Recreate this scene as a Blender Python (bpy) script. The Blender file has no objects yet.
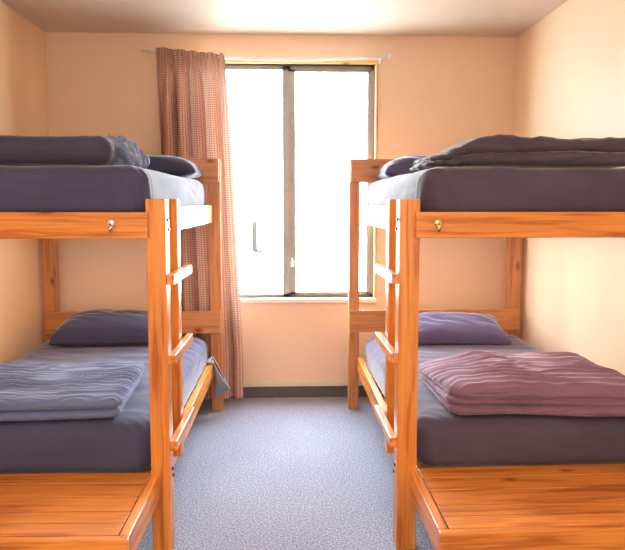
import bpy, bmesh, math, random
from mathutils import Vector, Matrix, noise
random.seed(4)
scene = bpy.context.scene
COL = scene.collection

# ------------------------------------------------------------------ materials
def new_mat(name):
    m = bpy.data.materials.new(name); m.use_nodes = True
    nt = m.node_tree; nt.nodes.clear()
    out = nt.nodes.new('ShaderNodeOutputMaterial')
    b = nt.nodes.new('ShaderNodeBsdfPrincipled')
    nt.links.new(b.outputs[0], out.inputs[0])
    return m, nt, b, out

def nd(nt, typ, **kw):
    n = nt.nodes.new(typ)
    for k, v in kw.items(): setattr(n, k, v)
    return n

def ramp(nt, stops, fac=None):
    r = nd(nt, 'ShaderNodeValToRGB')
    e = r.color_ramp.elements
    e[0].position, e[0].color = stops[0][0], (*stops[0][1], 1)
    e[1].position, e[1].color = stops[-1][0], (*stops[-1][1], 1)
    for p, c in stops[1:-1]:
        q = e.new(p); q.color = (*c, 1)
    if fac is not None: nt.links.new(fac, r.inputs[0])
    return r

def coords(nt, scale=(1, 1, 1), kind='Object', rot=(0, 0, 0)):
    t = nd(nt, 'ShaderNodeTexCoord'); mp = nd(nt, 'ShaderNodeMapping')
    mp.inputs['Scale'].default_value = scale
    mp.inputs['Rotation'].default_value = rot
    nt.links.new(t.outputs[kind], mp.inputs[0])
    return mp.outputs[0]

def mul(nt, a, b, fac=1.0, mode='MULTIPLY'):
    m = nd(nt, 'ShaderNodeMix', data_type='RGBA', blend_type=mode)
    m.inputs[0].default_value = fac
    nt.links.new(a, m.inputs[6]); nt.links.new(b, m.inputs[7])
    return m.outputs[2]

def wood(name, axis, dark, mid, light, rough=0.36):
    """varnished pine, grain along the given axis"""
    m, nt, b, out = new_mat(name)
    t = nd(nt, 'ShaderNodeTexCoord')
    info = nd(nt, 'ShaderNodeObjectInfo')
    add = nd(nt, 'ShaderNodeVectorMath', operation='SCALE')
    comb = nd(nt, 'ShaderNodeCombineXYZ')
    for i in range(3): nt.links.new(info.outputs['Random'], comb.inputs[i])
    nt.links.new(comb.outputs[0], add.inputs[0]); add.inputs['Scale'].default_value = 13.0
    sm = nd(nt, 'ShaderNodeVectorMath', operation='ADD')
    nt.links.new(t.outputs['Object'], sm.inputs[0]); nt.links.new(add.outputs[0], sm.inputs[1])
    def mp(along, across):
        q = nd(nt, 'ShaderNodeMapping')
        s = [across] * 3; s['xyz'.index(axis)] = along
        q.inputs['Scale'].default_value = s
        nt.links.new(sm.outputs[0], q.inputs[0]); return q.outputs[0]
    n1 = nd(nt, 'ShaderNodeTexNoise'); nt.links.new(mp(1.1, 16), n1.inputs['Vector'])
    n1.inputs['Scale'].default_value = 1.6; n1.inputs['Detail'].default_value = 3; n1.inputs['Distortion'].default_value = .35
    # growth rings: sine of the noise
    mt = nd(nt, 'ShaderNodeMath', operation='MULTIPLY'); mt.inputs[1].default_value = 17
    nt.links.new(n1.outputs['Fac'], mt.inputs[0])
    sn = nd(nt, 'ShaderNodeMath', operation='SINE'); nt.links.new(mt.outputs[0], sn.inputs[0])
    mr = nd(nt, 'ShaderNodeMapRange'); mr.inputs[1].default_value = -1; mr.inputs[2].default_value = 1
    nt.links.new(sn.outputs[0], mr.inputs[0])
    r1 = ramp(nt, [(0.0, dark), (.35, mid), (1.0, light)], mr.outputs[0])
    n2 = nd(nt, 'ShaderNodeTexNoise'); nt.links.new(mp(3, 110), n2.inputs['Vector'])
    n2.inputs['Scale'].default_value = 1; n2.inputs['Detail'].default_value = 2
    r2 = ramp(nt, [(0.25, (.80, .76, .72)), (.7, (1.05, 1.03, 1.0))], n2.outputs['Fac'])
    c = mul(nt, r1.outputs[0], r2.outputs[0])
    n3 = nd(nt, 'ShaderNodeTexNoise'); nt.links.new(mp(1.4, 5), n3.inputs['Vector']); n3.inputs['Scale'].default_value = 1
    r3 = ramp(nt, [(0.3, (.84, .78, .72)), (.7, (1.1, 1.08, 1.02))], n3.outputs['Fac'])
    c = mul(nt, c, r3.outputs[0])
    # knots
    v = nd(nt, 'ShaderNodeTexVoronoi'); nt.links.new(mp(3.4, 7.5), v.inputs['Vector']); v.inputs['Scale'].default_value = 1
    r4 = ramp(nt, [(0.0, (.16, .07, .03)), (.055, (.30, .14, .07)), (.10, (.75, .62, .5)), (.17, (1, 1, 1))], v.outputs['Distance'])
    c = mul(nt, c, r4.outputs[0], .9)
    nt.links.new(c, b.inputs['Base Color'])
    b.inputs['Roughness'].default_value = rough
    b.inputs['Coat Weight'].default_value = .35; b.inputs['Coat Roughness'].default_value = .18
    bp = nd(nt, 'ShaderNodeBump'); bp.inputs['Strength'].default_value = .08; bp.inputs['Distance'].default_value = .002
    nt.links.new(n2.outputs['Fac'], bp.inputs['Height']); nt.links.new(bp.outputs[0], b.inputs['Normal'])
    return m

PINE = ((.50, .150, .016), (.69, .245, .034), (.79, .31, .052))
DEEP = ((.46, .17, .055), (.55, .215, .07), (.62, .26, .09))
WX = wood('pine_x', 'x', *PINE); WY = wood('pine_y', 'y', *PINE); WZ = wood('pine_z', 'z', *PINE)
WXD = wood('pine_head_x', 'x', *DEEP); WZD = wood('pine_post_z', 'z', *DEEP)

def cloth(name, col, col2, bump=.25, scale=900, rough=.85, sheen=.55, sc=(1, 1, 1), wr=0.0, wscale=(8, 30, 8)):
    m, nt, b, out = new_mat(name)
    n = nd(nt, 'ShaderNodeTexNoise'); nt.links.new(coords(nt, sc), n.inputs['Vector']); n.inputs['Scale'].default_value = 4
    n.inputs['Detail'].default_value = 4
    r = ramp(nt, [(.3, col), (.7, col2)], n.outputs['Fac']); nt.links.new(r.outputs[0], b.inputs['Base Color'])
    b.inputs['Roughness'].default_value = rough
    b.inputs['Sheen Weight'].default_value = sheen; b.inputs['Sheen Roughness'].default_value = .3
    w = nd(nt, 'ShaderNodeTexNoise'); nt.links.new(coords(nt), w.inputs['Vector']); w.inputs['Scale'].default_value = scale
    b1 = nd(nt, 'ShaderNodeBump'); b1.inputs['Strength'].default_value = bump; b1.inputs['Distance'].default_value = .001
    nt.links.new(w.outputs['Fac'], b1.inputs['Height'])
    last = b1
    if wr:
        w2 = nd(nt, 'ShaderNodeTexNoise'); nt.links.new(coords(nt, wscale), w2.inputs['Vector']); w2.inputs['Scale'].default_value = 1
        w2.inputs['Detail'].default_value = 3; w2.inputs['Distortion'].default_value = .6
        b2 = nd(nt, 'ShaderNodeBump'); b2.inputs['Strength'].default_value = wr; b2.inputs['Distance'].default_value = .02
        nt.links.new(w2.outputs['Fac'], b2.inputs['Height']); nt.links.new(b1.outputs[0], b2.inputs['Normal']); last = b2
    nt.links.new(last.outputs[0], b.inputs['Normal'])
    return m

SHEET_NAVY = cloth('navy_sheet', (.050, .056, .120), (.062, .070, .150), wr=.12, wscale=(5, 5, 14))
SHEET_PLUM = cloth('plum_sheet', (.066, .050, .090), (.082, .064, .112), wr=.12, wscale=(5, 5, 14))
DUVET_NAVY = cloth('navy_duvet', (.040, .042, .082), (.052, .055, .100), wr=.2, wscale=(9, 9, 9))
DUVET_BLUE = cloth('faded_blue_duvet', (.105, .145, .285), (.135, .185, .340), wr=.15, wscale=(9, 45, 20))
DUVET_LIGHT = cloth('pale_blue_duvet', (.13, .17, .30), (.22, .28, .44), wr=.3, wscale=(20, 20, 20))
DUVET_PLUM = cloth('plum_duvet', (.062, .046, .070), (.080, .060, .088), wr=.2, wscale=(9, 9, 9))
DUVET_MAUVE = cloth('mauve_duvet', (.185, .095, .155), (.235, .125, .19), wr=.12, wscale=(9, 30, 20))
PILLOW_NAVY = cloth('navy_pillowcase', (.034, .036, .080), (.044, .046, .098), wr=.25, wscale=(10, 10, 14))
PILLOW_PLUM = cloth('purple_pillowcase', (.085, .066, .150), (.105, .082, .180), wr=.25, wscale=(10, 10, 14))
BAGM = cloth('grey_bag', (.20, .19, .20), (.26, .25, .26), wr=.4, wscale=(14, 14, 14), rough=.5)
BAGDARK = cloth('dark_bag_back', (.05, .05, .052), (.07, .07, .072), sheen=0)  # darker colour for the bag's back sheet, seen through its opening
TRIMCLOTH = cloth('pale_piping', (.55, .5, .47), (.6, .55, .5))

def plaster(name, c1, c2, rough=.55, sc=1.2):
    m, nt, b, out = new_mat(name)
    n = nd(nt, 'ShaderNodeTexNoise'); nt.links.new(coords(nt), n.inputs['Vector']); n.inputs['Scale'].default_value = sc
    r = ramp(nt, [(.3, c1), (.7, c2)], n.outputs['Fac']); nt.links.new(r.outputs[0], b.inputs['Base Color'])
    b.inputs['Roughness'].default_value = rough
    n2 = nd(nt, 'ShaderNodeTexNoise'); nt.links.new(coords(nt), n2.inputs['Vector']); n2.inputs['Scale'].default_value = 160
    bp = nd(nt, 'ShaderNodeBump'); bp.inputs['Strength'].default_value = .06; bp.inputs['Distance'].default_value = .002
    nt.links.new(n2.outputs['Fac'], bp.inputs['Height']); nt.links.new(bp.outputs[0], b.inputs['Normal'])
    return m
WALL = plaster('cream_wall', (.86, .635, .45), (.89, .67, .485))
WALLSIDE = plaster('cream_side_wall', (.87, .635, .43), (.89, .665, .465), .42)
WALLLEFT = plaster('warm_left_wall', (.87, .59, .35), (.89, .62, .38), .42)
CEIL = plaster('cream_ceiling', (.70, .57, .47), (.73, .60, .50), .6)
TRIM = plaster('cream_trim', (.78, .68, .52), (.80, .70, .54), .4)
SILLM = plaster('white_sill', (.85, .80, .70), (.88, .83, .74), .35)
ROD = plaster('white_rod', (.90, .87, .83), (.92, .89, .85), .35)

def plain(name, col, rough=.5, metal=0.0, spec=.5):
    m, nt, b, out = new_mat(name)
    n = nd(nt, 'ShaderNodeTexNoise'); nt.links.new(coords(nt), n.inputs['Vector']); n.inputs['Scale'].default_value = 20
    r = ramp(nt, [(.3, tuple(x * .94 for x in col)), (.7, tuple(min(1, x * 1.05) for x in col))], n.outputs['Fac'])
    nt.links.new(r.outputs[0], b.inputs['Base Color'])
    b.inputs['Roughness'].default_value = rough; b.inputs['Metallic'].default_value = metal; b.inputs['Specular IOR Level'].default_value = spec
    return m
ALU = plain('grey_aluminium', (.36, .35, .32), .45, .0)
STEEL = plain('bright_steel', (.8, .77, .7), .22, 1.0)
BRASS = plain('brass', (.85, .62, .30), .25, 1.0)
JOINT = plain('dark_joint', (.10, .035, .01), .9)
DARKBOLT = plain('dark_bolt', (.14, .07, .04), .4, .6)
WTRIM = wood('window_trim_pine', 'x', (.62, .33, .10), (.78, .46, .16), (.85, .55, .22))
WTRIMZ = wood('window_trim_pine_z', 'z', (.62, .33, .10), (.78, .46, .16), (.85, .55, .22))

# carpet
CARPET, nt, b, out = new_mat('blue_grey_carpet')
n = nd(nt, 'ShaderNodeTexNoise'); nt.links.new(coords(nt), n.inputs['Vector']); n.inputs['Scale'].default_value = 120
n.inputs['Detail'].default_value = 5; n.inputs['Roughness'].default_value = .75
r = ramp(nt, [(.38, (.075, .080, .125)), (.5, (.21, .22, .30)), (.62, (.47, .48, .60))], n.outputs['Fac'])
n2 = nd(nt, 'ShaderNodeTexNoise'); nt.links.new(coords(nt), n2.inputs['Vector']); n2.inputs['Scale'].default_value = 2.2
r2 = ramp(nt, [(.3, (.92, .92, .92)), (.7, (1.05, 1.05, 1.05))], n2.outputs['Fac'])
nt.links.new(mul(nt, r.outputs[0], r2.outputs[0]), b.inputs['Base Color']); b.inputs['Roughness'].default_value = .95
b.inputs['Sheen Weight'].default_value = .3
bp = nd(nt, 'ShaderNodeBump'); bp.inputs['Strength'].default_value = .5; bp.inputs['Distance'].default_value = .003
nt.links.new(n.outputs['Fac'], bp.inputs['Height']); nt.links.new(bp.outputs[0], b.inputs['Normal'])
COVE = plain('dark_carpet_cove', (.13, .12, .125), .95)

# curtain: terracotta cloth with a fine pale dotted lattice, uses the cloth's own UV (metres)
CURT, nt, b, out = new_mat('dotted_curtain')
uv = coords(nt, (1, 1, 1), 'UV', (0, 0, math.radians(45)))
ck = nd(nt, 'ShaderNodeTexChecker'); nt.links.new(uv, ck.inputs['Vector']); ck.inputs['Scale'].default_value = 92
ck.inputs['Color1'].default_value = (.40, .195, .15, 1); ck.inputs['Color2'].default_value = (.66, .44, .33, 1)
nt.links.new(ck.outputs['Color'], b.inputs['Base Color']); b.inputs['Roughness'].default_value = .9
tr = nd(nt, 'ShaderNodeBsdfTranslucent'); nt.links.new(ck.outputs['Color'], tr.inputs[0])
mx = nd(nt, 'ShaderNodeMixShader'); mx.inputs[0].default_value = .10
nt.links.new(b.outputs[0], mx.inputs[1]); nt.links.new(tr.outputs[0], mx.inputs[2]); nt.links.new(mx.outputs[0], out.inputs[0])

GLASS, nt, b, out = new_mat('window_glass')
tp = nd(nt, 'ShaderNodeBsdfTransparent'); tp.inputs[0].default_value = (.96, .98, .97, 1)
gl = nd(nt, 'ShaderNodeBsdfGlossy'); gl.inputs['Roughness'].default_value = .02
mx = nd(nt, 'ShaderNodeMixShader'); mx.inputs[0].default_value = .06
nt.links.new(tp.outputs[0], mx.inputs[1]); nt.links.new(gl.outputs[0], mx.inputs[2]); nt.links.new(mx.outputs[0], out.inputs[0])

# ------------------------------------------------------------------ mesh helpers
def link(name, bm, mat, parent=None, smooth=False, kind=None):
    me = bpy.data.meshes.new(name)
    bmesh.ops.recalc_face_normals(bm, faces=bm.faces)
    if smooth:
        for f in bm.faces: f.smooth = True
    bm.to_mesh(me); bm.free()
    me.materials.append(mat)
    o = bpy.data.objects.new(name, me); COL.objects.link(o)
    if parent is not None: o.parent = parent
    if kind: o['kind'] = kind
    return o

def box(bm, x0, x1, y0, y1, z0, z1, bev=0.0):
    x0, x1 = min(x0, x1), max(x0, x1)
    t = bmesh.new()
    bmesh.ops.create_cube(t, size=1)
    for v in t.verts:
        v.co = Vector(((x0 + x1) / 2 + v.co.x * (x1 - x0), (y0 + y1) / 2 + v.co.y * (y1 - y0), (z0 + z1) / 2 + v.co.z * (z1 - z0)))
    if bev: bmesh.ops.bevel(t, geom=list(t.edges), offset=bev, segments=2, affect='EDGES', profile=.5)
    me = bpy.data.meshes.new('t'); t.to_mesh(me); t.free(); bm.from_mesh(me); bpy.data.meshes.remove(me)

def board(name, x0, x1, y0, y1, z0, z1, mat, parent, bev=.004):
    """a board with its own origin at its centre"""
    bm = bmesh.new()
    c = Vector(((x0 + x1) / 2, (y0 + y1) / 2, (z0 + z1) / 2))
    hx, hy, hz = abs(x1 - x0) / 2, (y1 - y0) / 2, (z1 - z0) / 2
    box(bm, -hx, hx, -hy, hy, -hz, hz, bev)
    o = link(name, bm, mat, parent); o.location = c
    return o

def rbox(bm, hx, hy, hz, r, n, disp=None, xf=None):
    """closed rounded box with evenly spaced faces; disp(p, normal) -> offset"""
    nx, ny, nz = n
    V = {}
    def key(i, j, k): return (i, j, k)
    def vert(i, j, k):
        kk = (i, j, k)
        if kk in V: return V[kk]
        p = Vector((-hx + 2 * hx * i / nx, -hy + 2 * hy * j / ny, -hz + 2 * hz * k / nz))
        rr = [min(r[0], hx), min(r[1], hy), min(r[2], hz)] if isinstance(r, (tuple, list)) else [min(r, hx), min(r, hy), min(r, hz)]
        q = Vector([max(-(h - s), min(h - s, c)) for c, h, s in zip(p, (hx, hy, hz), rr)])
        d = Vector([(c - e) / s if s > 1e-9 else 0 for c, e, s in zip(p, q, rr)])
        L = d.length
        # cube to sphere for the rounded zone
        if L > 1e-9:
            d = d / L * max(abs(d.x), abs(d.y), abs(d.z))
            nrm = Vector((d.x / rr[0], d.y / rr[1], d.z / rr[2])).normalized()
        else: nrm = Vector((0, 0, 1))
        p2 = q + Vector((d.x * rr[0], d.y * rr[1], d.z * rr[2]))
        if disp: p2 = p2 + disp(p2, nrm)
        if xf: p2 = xf(p2)
        v = bm.verts.new(p2); V[kk] = v; return v
    for k in (0, nz):
        for i in range(nx):
            for j in range(ny):
                bm.faces.new([vert(i, j, k), vert(i + 1, j, k), vert(i + 1, j + 1, k), vert(i, j + 1, k)])
    for j in (0, ny):
        for i in range(nx):
            for k in range(nz):
                bm.faces.new([vert(i, j, k), vert(i + 1, j, k), vert(i + 1, j, k + 1), vert(i, j, k + 1)])
    for i in (0, nx):
        for j in range(ny):
            for k in range(nz):
                bm.faces.new([vert(i, j, k), vert(i, j + 1, k), vert(i, j + 1, k + 1), vert(i, j, k + 1)])

def nz3(x, y, z=0.0): return noise.noise(Vector((x, y, z)))
def ridge(x, y, z=0.0):
    return 1 - abs(noise.noise(Vector((x, y, z)))) * 2.2

def tube(bm, pts, rad, seg=10):
    rings = []
    for i, p in enumerate(pts):
        p = Vector(p)
        a = Vector(pts[max(i - 1, 0)]); c = Vector(pts[min(i + 1, len(pts) - 1)])
        t = (c - a).normalized()
        u = t.cross(Vector((0, 0, 1)))
        if u.length < .05: u = t.cross(Vector((0, 1, 0)))
        u.normalize(); w = t.cross(u)
        r = rad[i] if isinstance(rad, (list, tuple)) else rad
        rings.append([bm.verts.new(p + (u * math.cos(2 * math.pi * k / seg) + w * math.sin(2 * math.pi * k / seg)) * r) for k in range(seg)])
    for a, c in zip(rings, rings[1:]):
        for k in range(seg): bm.faces.new([a[k], a[(k + 1) % seg], c[(k + 1) % seg], c[k]])
    bm.faces.new(rings[0][::-1]); bm.faces.new(rings[-1])

def empty(name, loc, rz=0.0):
    o = bpy.data.objects.new(name, None); COL.objects.link(o)
    o.empty_display_size = .1
    o.location = loc; o.rotation_euler = (0, 0, rz); return o

def tag(o, label, cat, group=None):
    o['label'] = label; o['category'] = cat
    if group: o['group'] = group
    return o

# ------------------------------------------------------------------ room
XL, XR, YB, YF, H = -1.6665, 1.6400, 4.6054, -1.6, 2.6
def sbox(name, x0, x1, y0, y1, z0, z1, mat, bev=0):
    bm = bmesh.new(); box(bm, x0, x1, y0, y1, z0, z1, bev); return link(name, bm, mat, kind='structure')
sbox('floor', XL - .1, XR + .1, YF - .1, YB + .15, -.1, 0, CARPET)
sbox('ceiling', XL - .1, XR + .1, YF - .1, YB + .15, H, H + .1, CEIL)
sbox('wall_left', XL - .1, XL, YF - .1, YB + .15, 0, H, WALLLEFT)
sbox('wall_right', XR, XR + .1, YF - .1, YB + .15, 0, H, WALLSIDE)
sbox('wall_front', XL, XR, YF - .1, YF, 0, H, WALL)
WX0, WX1, WZ0, WZ1 = -.560, .632, .735, 2.400         # window opening
bm = bmesh.new()
box(bm, XL, WX0, YB, YB + .15, 0, H); box(bm, WX1, XR, YB, YB + .15, 0, H)
box(bm, WX0, WX1, YB, YB + .15, 0, WZ0); box(bm, WX0, WX1, YB, YB + .15, WZ1, H)
link('wall_back', bm, WALL, kind='structure')
sbox('baseboard_back', XL, XR, YB - .014, YB, .082, .120, TRIM, .003)
sbox('trim_1', XL, XR, YB - .012, YB, 0, .080, COVE)
sbox('baseboard_left', XL, XL + .012, YF, YB - .014, 0, .11, TRIM, .003)
sbox('baseboard_right', XR - .012, XR, YF, YB - .014, 0, .11, TRIM, .003)

# window
win = empty('window_1', (0, YB, 0)); win['kind'] = 'structure'
fy0, fy1 = .055, .105
def wpart(name, boxes, mat, bev=.002, par=None):
    bm = bmesh.new()
    for q in boxes: box(bm, *q, bev)
    o = link(name, bm, mat, par or win); return o
wpart('window_frame', [(WX0, WX1, fy0, fy1, WZ1 - .030, WZ1), (WX0, WX0 + .03, fy0, fy1, WZ0, WZ1), (WX1 - .034, WX1, fy0, fy1, WZ0, WZ1),
                       (WX0, WX1, fy0, fy1, WZ0, WZ0 + .022), (-.030, .030, fy0, fy1, WZ0, WZ1)], ALU)
sash = wpart('sliding_sash', [(.006, .062, .035, .054, WZ0 + .02, WZ1 - .028), (WX1 - .052, WX1 - .03, .035, .054, WZ0 + .02, WZ1 - .028),
                       (.006, WX1 - .03, .035, .054, WZ0 + .02, WZ0 + .04), (.006, WX1 - .03, .035, .054, WZ1 - .048, WZ1 - .028)], ALU)
bm = bmesh.new(); box(bm, .028, .046, .022, .035, .955, 1.03, .004); box(bm, .032, .042, .006, .024, .985, .995, .002); box(bm, .030, .044, .004, .012, .96, 1.0, .003)
link('latch', bm, STEEL, sash)
wpart('pane', [(WX0 + .03, -.03, .078, .083, WZ0 + .022, WZ1 - .03)], GLASS, 0)
wpart('pane', [(.062, WX1 - .052, .043, .048, WZ0 + .04, WZ1 - .048)], GLASS, 0)
wpart('architrave', [(WX0 - .02, WX1 + .016, -.014, .055, WZ1, WZ1 + .026)], WTRIM)
wpart('architrave', [(WX1 + .0005, WX1 + .016, -.014, .055, WZ0, WZ1)], WTRIMZ)
wpart('window_sill', [(WX0 - .02, WX1 + .016, -.03, .055, WZ0 - .034, WZ0)], SILLM, .006)

# ------------------------------------------------------------------ outside
g = sbox('ground_outside', -9, 9, YB + .16, 16, -.45, -.35, plain('pale_concrete', (.72, .70, .66), .9))
hse = empty('neighbouring_house', (0, 11, -.35))
tag(hse, 'pale neighbouring house seen blown out through the window', 'house')
bm = bmesh.new(); 
for k in range(16): box(bm, -6, 6, -.012 * (k % 2), .3, k * .19, k * .19 + .185, 0)
link('wall', bm, plain('white_cladding', (.85, .85, .84), .8), hse)
bm = bmesh.new(); box(bm, -7, 7, -.5, 1.2, 3.05, 3.2, 0); link('roof', bm, plain('pale_roof', (.6, .6, .6), .8), hse)
bm = bmesh.new()
box(bm, -1.0, -.5, -.05, .0, .45, 1.9, .01); wf = link('window', bm, plain('grey_frame', (.04, .04, .04), 1, 0, 0), hse)
bm = bmesh.new(); box(bm, -.93, -.57, -.06, -.045, .52, 1.83, 0); link('pane', bm, plain('pale_blind', (.9, .9, .88), .5), wf)
bm = bmesh.new(); tube(bm, [(-.56, -.09, .95), (-.56, -.09, 1.45)], .035, 8); tube(bm, [(-.56, -.09, .97), (-.36, -.09, .93)], .02, 8)
link('drainpipe', bm, plain('dark_pipe', (.006, .006, .006), 1, 0, 0), hse)

# ------------------------------------------------------------------ bunk beds
Y0 = 2.505
def bunk(s, xa, rz, W, rx, urx, label, hookmat, far_dx):
    """s = -1 left, +1 right; local x runs from the aisle face out to the wall (times s)"""
    R = empty('bunk_bed', (xa, Y0, 0), rz)
    tag(R, label, 'bunk bed', 'pine bunk beds either side of the aisle')
    P = .076 if s < 0 else .081; D = 1.80; B = W - P
    def bd(name, x0, x1, *a, **k): return board(name, s * min(x0, x1) if s > 0 else s * max(x0, x1), s * max(x0, x1) if s > 0 else s * min(x0, x1), *a, **k)
    # posts
    bd('post', 0, P, 0, .078, 0, 1.438, WZ, R); bd('post', B, W, 0, .078, 0, 1.438, WZ, R)
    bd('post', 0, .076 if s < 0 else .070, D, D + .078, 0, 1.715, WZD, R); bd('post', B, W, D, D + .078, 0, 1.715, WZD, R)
    # near end board of the top bunk, in front of the posts
    eb = bd('end_board', P - (.014 if s < 0 else .022), W - P + .014, -.028, -.0005, 1.286, 1.388, WX, R)
    # headboards
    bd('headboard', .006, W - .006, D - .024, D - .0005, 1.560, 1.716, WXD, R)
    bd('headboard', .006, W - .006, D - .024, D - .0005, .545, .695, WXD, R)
    # upper rails
    bd('side_rail', urx, urx + .034, .079, D - .0245, 1.292, 1.408, WY, R)
    bd('side_rail', W - urx - .034, W - urx, .079, D - .0245, 1.292, 1.408, WY, R)
    # lower rails run on towards the camera and carry the bench
    for a, c in ((rx, rx + .036), (W - rx - .036, W - rx)):
        o = bd('side_rail', a, c, -.447, D - .0245, .222, .325, WY, R)
        for v in o.data.vertices:       # gently rising to the head end
            t = (v.co.y + o.location.y + .447) / (D + .447); v.co.z += .050 * t
    # bench
    bt = bd('bench_fascia', rx, W - rx, -.475, -.4475, .200, .3245, WX, R)
    ys = [-.447, -.362, -.278, -.166, -.052, .050]
    bm = bmesh.new()
    for a, c in zip(ys, ys[1:]): box(bm, rx + .040, W - rx - .040, a + .0024, c - .0024, -.011, .011, .002)
    o = link('bench_top', bm, WX, R)
    for v in o.data.vertices: v.co.x *= s; v.co.z += 0
    o.data.flip_normals() if s < 0 else None
    o.location.z = .3145
    bm = bmesh.new()
    for y in ys[1:-1]: box(bm, s * (rx + .0405), s * (W - rx - .0405), y - .0022, y + .0022, -.0045, .0045)
    box(bm, s * (rx + .0365), s * (rx + .0398), -.445, .048, -.004, .004)
    j = link('plank_joints', bm, JOINT, o); j.location.z = .0045
    for a in (rx + .04, W - rx - .06):
        bd('bench_batten', a, a + .02, -.44, .04, .26, .302, WX, R)
    # slat bases
    for z, n in ((1.335, 14), (.312, 14)):
        bm = bmesh.new()
        for k in range(n):
            y = .12 + k * (1.60 / (n - 1))
            box(bm, s * (.092 + rx * .3), s * (W - .13), y, y + .07, z - .012 , z + .006, .002)
        if z < 1:
            for v in bm.verts: v.co.z += .02 * (v.co.y / D) - .02
        link('slat_base', bm, WX, R)
    # ladder on the aisle side
    L = empty('ladder', (0, 0, 0)); L.parent = R
    bd('stile', .004, rx - .001 if rx > .05 else urx - .003, .270, .340, .300, 1.440, WZ, L)
    for z0, z1 in ((1.102, 1.142), (.783, .823), (.434, .474)):
        bd('rung', -.030, -.0005, 0, .430, z0, z1, WY, L, bev=.003)
    for z in (1.357, 1.318, .345, .310):
        bm = bmesh.new(); tube(bm, [(-.0005 * s, .04 if z in (1.357, .345) else .058, z), (-.006 * s, .04 if z in (1.357, .345) else .058, z)], .007, 10)
        link('bolt', bm, DARKBOLT, R)
    # robe hook on the end board
    hx = s * (.2 if s < 0 else .144)
    bm = bmesh.new()
    bmesh.ops.create_uvsphere(bm, u_segments=16, v_segments=10, radius=.018, matrix=Matrix.Translation((hx, -.036, 1.346)) @ Matrix.Diagonal((1, .5, .9, 1)))
    tube(bm, [(hx, -.036, 1.345), (hx + .002, -.048, 1.332), (hx + .002, -.050, 1.322), (hx, -.044, 1.315)], [.008, .008, .008, .006], 10)
    link('robe_hook', bm, hookmat, R, smooth=True)
    return R
bedL = bunk(-1, -.4725, -.0155, 1.185, .045, .052, 'honey pine bunk bed on the left wall, with ladder and foot bench', STEEL, 0)
bedR = bunk(1, .4440, .0131, 1.190, .056, .058, 'honey pine bunk bed on the right wall, with ladder and foot bench', BRASS, 0)

# ------------------------------------------------------------------ mattresses
def mattress(bed, s, x0, x1, zb, zt, label, mat, zslope=0.0):
    cx, cy = s * (x0 + x1) / 2, (.052 + 1.745) / 2
    hx, hy, hz = (x1 - x0) / 2, (1.745 - .052) / 2, (zt - zb) / 2
    def disp(p, n):
        f = nz3(p.x * 2.1 + zb * 9, p.y * 2.3, p.z * 3 + s) * .006
        # long tension folds of the fitted sheet on the side faces
        side = max(0, 1 - abs(n.z) * 1.5)
        f += side * .004 * nz3(p.x * 3 + p.y * 3, p.z * 26 + nz3(p.x * 4, p.y * 4, zb) * 2.0, s * 4.1)
        f += side * .010 * (1 - (p.z / hz) ** 2)
        top = max(0, n.z)
        f += top * .0035 * ridge(p.x * 4 + 2 * p.y, p.y * 7, zb * 3)
        # gathers at the corners
        cr = min(1, max(0, (abs(p.x) - hx + .16) / .16)) * min(1, max(0, (abs(p.y) - hy + .16) / .16))
        f += cr * .005 * math.sin(p.z * 20 + (p.x + p.y) * 95)
        o = n * f
        o.z += zslope * (p.y / hy)
        return o
    bm = bmesh.new(); rbox(bm, hx, hy, hz, (.085, .085, .05), (80, 120, 16), disp)
    o = link('mattress', bm, mat, None, smooth=True)
    M = Matrix.Translation(bed.location) @ Matrix.Rotation(bed.rotation_euler.z, 4, 'Z')
    o.location = M @ Vector((cx, cy, (zt + zb) / 2)); o.rotation_euler.z = bed.rotation_euler.z
    tag(o, label, 'mattress', 'mattresses in fitted sheets')
    return o
mattress(bedL, -1, .098, 1.130, 1.350, 1.574, 'mattress in dark navy fitted sheet on the left bunk bed, top bunk', SHEET_NAVY)
mattress(bedR, 1, .112, 1.140, 1.350, 1.568, 'mattress in plum fitted sheet on the right bunk bed, top bunk', SHEET_PLUM)
mattress(bedL, -1, .092, 1.135, .308, .534, 'mattress in navy blue fitted sheet on the left bunk bed, bottom bunk', SHEET_NAVY, .008)
mattress(bedR, 1, .108, 1.140, .308, .532, 'mattress in purple-grey fitted sheet on the right bunk bed, bottom bunk', SHEET_PLUM, .008)

# ------------------------------------------------------------------ pillows
def pillow(loc, rz, hx, hy, hz, label, mat, seed, tilt=0.0, sag=0.0):
    def xf(p):
        a, c = p.x / hx, p.y / hy
        # pillow thins to its seams, corners pulled out a little
        t = (max(0, 1 - abs(a) ** 3.2) ** .5) * (max(0, 1 - abs(c) ** 3.2) ** .5)
        z = p.z * (.10 + .90 * t)
        if z < 0: z *= .35
        k = 1 - .07 * (1 - a * a) * abs(c) ** 3 ; k2 = 1 - .07 * (1 - c * c) * abs(a) ** 3
        w = .006 * nz3(p.x * 7 + seed, p.y * 7, seed) + .004 * ridge(p.x * 6 + seed, p.y * 18 + p.x * 5, seed * 2)
        z += w * (1 if p.z > 0 else .2) * (.4 + t) + (abs(a) ** 2) * sag
        return Vector((p.x * k2, p.y * k, z))
    bm = bmesh.new(); rbox(bm, hx, hy, hz, (.03, .03, hz), (64, 44, 8), None, xf)
    o = link('pillow', bm, mat, None, smooth=True); o.location = loc; o.rotation_euler = (tilt, 0, rz)
    tag(o, label, 'pillow', 'pillows at the window end of the bunks'); return o
pillow((-.875, 4.05, 1.606), .03, .335, .215, .110, 'navy pillow on the left top bunk, against the headboard by the curtain', PILLOW_NAVY, 3.1)
pillow((.915, 4.05, 1.600), -.02, .330, .215, .115, 'purple pillow on the right top bunk, against the headboard', PILLOW_PLUM, 5.2)
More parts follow.
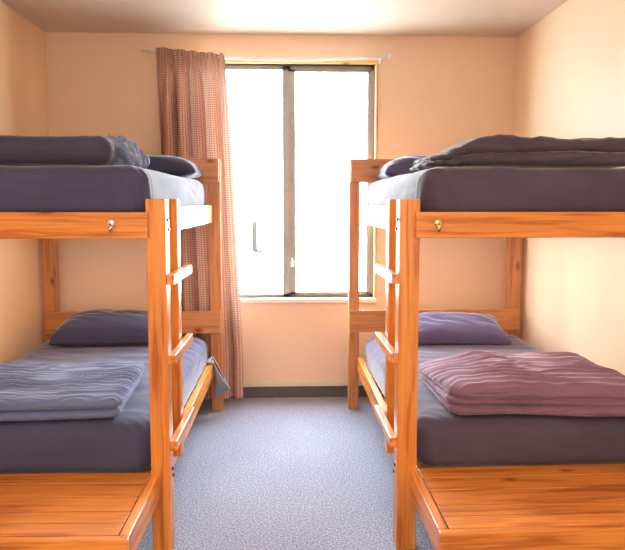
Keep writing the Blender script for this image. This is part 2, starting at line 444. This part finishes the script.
pillow((-1.125, 4.065, .590), .05, .335, .190, .140, 'dark navy pillow on the left bottom bunk', PILLOW_NAVY, 7.7, .10)
pillow((1.065, 4.050, .590), -.05, .345, .190, .095, 'purple pillow on the right bottom bunk', PILLOW_PLUM, 9.4, .22)

# ------------------------------------------------------------------ duvets
def duvet(layers, loc, rz, label, mat, extra=None, rad=None):
    bm = bmesh.new()
    for (cx, cy, cz, hx, hy, hz, n, disp, shear) in layers:
        def xf(p, cx=cx, cy=cy, cz=cz, shear=shear): 
            q = p + Vector((cx, cy, cz)); return shear(q) if shear else q
        q = (rad or .05) if hz > .028 else .05
        rbox(bm, hx, hy, hz, (max(q, hz), max(q, hz), hz), n, disp, xf)
    o = link('folded_duvet', bm, mat, None, smooth=True); o.location = loc; o.rotation_euler.z = rz
    tag(o, label, 'duvet', 'folded duvets at the foot of the bunks'); return o

def wr(seed, amp=.006, fx=4, fy=22, big=.012, side=.006):
    """crinkle: long wavy pleats running across the bed, fading in and out"""
    def disp(p, n):
        up = max(0, n.z)
        wv = nz3(p.x * 5 + seed, p.y * 5, seed) * 1.6
        a = p.y * fy + 2.2 * nz3(p.x * fx + seed, p.y * 3.5, seed) + .9 * nz3(p.x * fx * 4, p.y * 9 + seed, 1.0)
        m1 = .55 + .9 * nz3(p.x * 4 - seed, p.y * 6, 4.0)
        m2 = .5 + .9 * nz3(p.x * 5 + seed, p.y * 7, 8.0)
        f = up * amp * (m1 * (1 - abs(math.sin(a * 1.9))) + m2 * .6 * (1 - abs(math.sin(a * 3.1 + wv * 2 + 1))))
        f += big * nz3(p.x * 3 + seed, p.y * 3, seed)
        s_ = max(0, 1 - abs(n.z) * 1.2)
        f += side * s_ * nz3(p.x * 6 + p.y * 6, p.z * 30 + wv, seed)
        return n * f
    return disp

# left top: smooth thick roll with a crumpled end towards the ladder
def crump(seed, amp, fr=16):
    def disp(p, n): 
        return n * (amp * ridge(p.x * fr + seed, p.y * fr, p.z * fr) + amp * .8 * nz3(p.x * fr * 2, p.y * fr * 2 + seed, p.z * fr * 2))
    return disp
ul = duvet([(0, 0, .062, .455, .27, .060, (90, 60, 14), wr(1.0, .003, 3, 8, .008, .004), None)],
      (-1.172, 2.900, 1.576), .0, 'dark navy rolled duvet with crumpled end on the left top bunk', DUVET_NAVY)
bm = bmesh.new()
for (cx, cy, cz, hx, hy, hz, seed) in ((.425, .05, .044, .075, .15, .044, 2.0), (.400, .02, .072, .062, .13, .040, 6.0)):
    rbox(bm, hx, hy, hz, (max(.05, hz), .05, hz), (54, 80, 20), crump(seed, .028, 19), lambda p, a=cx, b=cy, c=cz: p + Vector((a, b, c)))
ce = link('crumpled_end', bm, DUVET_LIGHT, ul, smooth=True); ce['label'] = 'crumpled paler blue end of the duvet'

# right top: folded, falling away towards the ladder
def slopeL(q):
    t = max(0.0, min(1.0, (-.20 - q.x) / .22)); t = t * t * (3 - 2 * t)
    q = q.copy(); q.z *= (1 - .62 * t); q.y = q.y * (1 - .15 * t) + .07 * t; q.z += t * (.012 * ridge(q.x * 22 + q.y * 6, q.y * 5, 1) + .006 * nz3(q.x * 40, q.y * 20, 2)); return q
duvet([(.0, .0, .030, .44, .27, .030, (110, 60, 10), wr(11., .006, 5, 16, .008, .012), slopeL),
       (.0, .01, .088, .43, .265, .036, (120, 70, 12), wr(12., .010, 3, 12, .012, .014), slopeL)],
      (1.045, 2.89, 1.575), -.01, 'dark plum folded duvet sloping down on the right top bunk', DUVET_PLUM)

# left bottom: flat folded, finely crinkled top
duvet([(.0, .0, .022, .455, .285, .022, (110, 70, 8), wr(21., .004, 4, 14, .004, .006), None),
       (.005, .030, .067, .462, .318, .026, (230, 190, 10), wr(22., .0120, 3.2, 37, .005, .008), None)],
      (-1.165, 2.850, .534), .055, 'faded blue crinkled folded duvet on the left bottom bunk', DUVET_BLUE)

# right bottom: thick folded pack, layered folds at the front
def skew(q):
    q = q.copy()
    t = max(0, min(1, (-.12 - q.x) / .30)) * max(0, min(1, (q.y + .30) / .5))
    q.z *= 1 - .40 * t
    q.x += -q.y * .10
    if q.z > .05: q.z += .012 * (1 - (q.x / .45) ** 2) * (1 - (q.y / .34) ** 2)
    return q
duvet([(.0, .0, .024, .40, .285, .024, (120, 70, 10), wr(31., .004, 5, 14, .008, .018), skew),
       (-.010, .010, .062, .40, .288, .022, (120, 70, 10), wr(32., .005, 5, 14, .010, .020), skew),
       (.004, .022, .100, .412, .322, .040, (210, 160, 12), wr(33., .0120, 2.8, 28, .010, .016), skew)],
      (1.075, 2.842, .531), -.06, 'mauve folded duvet with layered front folds on the right bottom bunk', DUVET_MAUVE, rad=.10)

# ------------------------------------------------------------------ curtain rod and curtain
rodp = [(-.976, 4.5, 2.466), (-.70, 4.5, 2.437), (-.414, 4.5, 2.412), (-.1, 4.5, 2.405), (.169, 4.5, 2.408), (.45, 4.5, 2.420), (.709, 4.5, 2.434)]
rt = empty('curtain_rod', (0, 4.5, 2.43))
tag(rt, 'thin white sagging curtain rod above the window', 'curtain rod')
def loc0(o, off): 
    for v in o.data.vertices: v.co -= Vector(off)
bm = bmesh.new(); tube(bm, rodp, .0105, 12); loc0(link('rod', bm, ROD, rt, smooth=True), (0, 4.5, 2.43))
for x, z in ((-.985, 2.467), (.715, 2.4345)):
    bm = bmesh.new(); bmesh.ops.create_uvsphere(bm, u_segments=14, v_segments=8, radius=.015, matrix=Matrix.Translation((x, 4.5, z)))
    loc0(link('finial', bm, ROD, rt, smooth=True), (0, 4.5, 2.43))
for x, z in ((-.93, 2.461), (.66, 2.431)):
    bm = bmesh.new(); tube(bm, [(x, 4.51, z), (x, 4.602, z)], .006, 8); box(bm, x - .012, x + .012, 4.596, 4.604, z - .025, z + .025, .002)
    loc0(link('bracket', bm, ROD, rt), (0, 4.5, 2.43))

def rodz(x):
    for a, c in zip(rodp, rodp[1:]):
        if a[0] <= x <= c[0]: return a[2] + (c[2] - a[2]) * (x - a[0]) / (c[0] - a[0])
    return rodp[0][2]
bm = bmesh.new(); uvl = bm.loops.layers.uv.new('UVMap')
NU, NV = 300, 70
grid = []
NF = 4.9
for j in range(NV + 1):
    v = j / NV                      # 0 top .. 1 bottom
    row = []
    tt = 1 - (1 - v) ** 2.4
    xr = -.422 + .095 * min(1, v * 1.15) ** .9       # right edge drifts towards the window lower down
    xl = -.885 + .02 * v
    for i in range(NU + 1):
        u = i / NU
        ph = u * NF * 2 * math.pi + 2.0 * nz3(u * 3.0, 0, 2) + .5 * nz3(u * 4, v * 1.5, 5)
        amp = (.012 + .046 * min(1, max(0, v - .04) * 7)) * (1 + .6 * nz3(u * 5, v * 1.2, 9))
        yy = 4.470 - .004 * max(0, 1 - v * 8) + amp * math.sin(ph) + .006 * math.sin(ph * 2.3 + 1)
        x = xl + (xr - xl) * u + .017 * math.cos(ph) * min(1, v * 4)
        if v < .055:                # gathered heading tape
            g_ = (1 - abs(v - .0275) / .0275)
            yy += .014 * math.sin(u * 105 + 3 * nz3(u * 12, 1, 1)) + .002 * g_
        top = rodz(x) + .018 + .006 * nz3(u * 14, 3, 3)
        z = top + (.055 + .02 * nz3(u * 3, 0, 0) - top) * v
        row.append((bm.verts.new((x, yy, z)), u * .80, (1 - v) * 2.35))
    grid.append(row)
for j in range(NV):
    for i in range(NU):
        q = [grid[j][i], grid[j][i + 1], grid[j + 1][i + 1], grid[j + 1][i]]
        f = bm.faces.new([a[0] for a in q]); f.smooth = True
        for l, a in zip(f.loops, q): l[uvl].uv = (a[1], a[2])
cu = link('curtain', bm, CURT, None, smooth=True)
tag(cu, 'gathered terracotta curtain with fine pale dots, drawn to the left of the window', 'curtain')

# ------------------------------------------------------------------ grey bag tucked over the lower rail of the left bed
bag = empty('cloth_bag', (-.50, 4.19, .16))
tag(bag, 'grey cloth bag hanging off the rail of the left bunk by the curtain', 'bag')
A = [Vector(p) for p in ((-.535, 4.215, .405), (-.498, 4.200, .415), (-.312, 4.235, .195), (-.425, 4.215, .150), (-.530, 4.215, .120), (-.512, 4.13, .385))]
def sheet(name, quad, mat, off=0, nseg=22, amp=.006, seed=1.0, thick=.004):
    a, b_, c, d = quad
    bm = bmesh.new(); g = []
    nn = (b_ - a).cross(d - a).normalized()
    for side in (0, 1):
        gg = []
        for j in range(nseg + 1):
            row = []
            for i in range(nseg + 1):
                u, v = i / nseg, j / nseg
                p = a.lerp(b_, u).lerp(d.lerp(c, u), v)
                bul = math.sin(u * math.pi) * math.sin(v * math.pi)
                p = p + nn * (off * bul + amp * nz3(u * 4 + seed, v * 4, seed) * (0.3 + bul) + side * thick)
                row.append(bm.verts.new(p - bag.location))
            gg.append(row)
        g.append(gg)
    for side in (0, 1):
        for j in range(nseg):
            for i in range(nseg):
                bm.faces.new([g[side][j][i], g[side][j][i + 1], g[side][j + 1][i + 1], g[side][j + 1][i]])
    for i in range(nseg):
        for (r0, r1) in ((g[0][0], g[1][0]), (g[0][-1], g[1][-1])): bm.faces.new([r0[i], r0[i + 1], r1[i + 1], r1[i]])
        for cidx in (0, -1): bm.faces.new([g[0][i][cidx], g[0][i + 1][cidx], g[1][i + 1][cidx], g[1][i][cidx]])
    return link(name, bm, mat, bag, smooth=True)
V3 = Vector
sheet('bag_front', (V3((-.484, 4.150, .374)), V3((-.455, 4.150, .322)), V3((-.386, 4.190, .192)), V3((-.480, 4.160, .125))), BAGM, off=-.022, seed=2)
sheet('bag_back', (V3((-.505, 4.190, .398)), V3((-.492, 4.190, .414)), V3((-.386, 4.200, .196)), V3((-.481, 4.205, .128))), BAGDARK, off=.012, seed=5)
sheet('flap', (V3((-.538, 4.120, .386)), V3((-.503, 4.188, .412)), V3((-.482, 4.150, .384)), V3((-.481, 4.118, .383))), BAGM, off=.004, seed=7, nseg=12, amp=.003)
bm = bmesh.new()
tube(bm, [p - bag.location for p in (V3((-.497, 4.186, .414)), V3((-.462, 4.184, .350)), V3((-.425, 4.186, .272)), V3((-.384, 4.190, .190)))], .0032, 8)
tube(bm, [p - bag.location for p in (V3((-.484, 4.148, .376)), V3((-.458, 4.146, .322)), V3((-.425, 4.160, .258)), V3((-.384, 4.188, .190)))], .0026, 8)
link('piping', bm, TRIMCLOTH, bag, smooth=True)

# ------------------------------------------------------------------ lights
w = bpy.data.worlds.new('World'); scene.world = w; w.use_nodes = True
bg = w.node_tree.nodes['Background']
bg.inputs[0].default_value = (.76, .88, 1.0, 1); bg.inputs[1].default_value = 44.0
def area(name, loc, rot, sx, sy, power, col, portal=False):
    l = bpy.data.lights.new(name, 'AREA'); l.shape = 'RECTANGLE'; l.size = sx; l.size_y = sy; l.energy = power; l.color = col
    if portal: l.cycles.is_portal = True
    o = bpy.data.objects.new(name, l); COL.objects.link(o); o.location = loc; o.rotation_euler = rot; return o
area('window_portal', (.036, YB + .17, 1.57), (math.radians(-90), 0, 0), 1.2, 1.68, 1, (1, 1, 1), True)
sl = bpy.data.lights.new('sun', 'SUN'); sl.energy = 46; sl.angle = math.radians(1); sl.color = (1, .95, .87)
so = bpy.data.objects.new('sun', sl); COL.objects.link(so); so.rotation_euler = (math.radians(42), 0, math.radians(12))
for bx in (-1.07, 1.04):
    area('bunk_fill', (bx, 3.45, 1.318), (0, 0, 0), .85, 1.3, 9, (1.0, .80, .66))  # unseen fill added under each top bunk to brighten the lower beds
area('overhead_fill', (0, .2, 2.55), (0, 0, 0), 2.2, 2.2, 42, (1.0, .86, .70))  # added soft fill below the ceiling, no fitting modelled
area('rear_fill', (0, YF + .06, 1.3), (math.radians(90), 0, 0), 2.6, 1.9, 44, (1.0, .90, .78))  # added fill behind the camera; the wall there has no window

# ------------------------------------------------------------------ camera
cd = bpy.data.cameras.new('camera'); cam = bpy.data.objects.new('camera', cd); COL.objects.link(cam)
F = 639.23
cd.sensor_fit = 'HORIZONTAL'; cd.sensor_width = 36; cd.lens = F / 625 * 36
cd.shift_y = -(275 - 256.8) / 625; cd.clip_start = .02
cam.location = (0, 0, 1.423)
cam.rotation_euler = (math.pi / 2 - .0840, 0, -.0398)
scene.camera = cam
scene.view_settings.view_transform = 'Standard'
scene.view_settings.look = 'None'
scene.view_settings.exposure = 0.0
scene.view_settings.gamma = 1.0
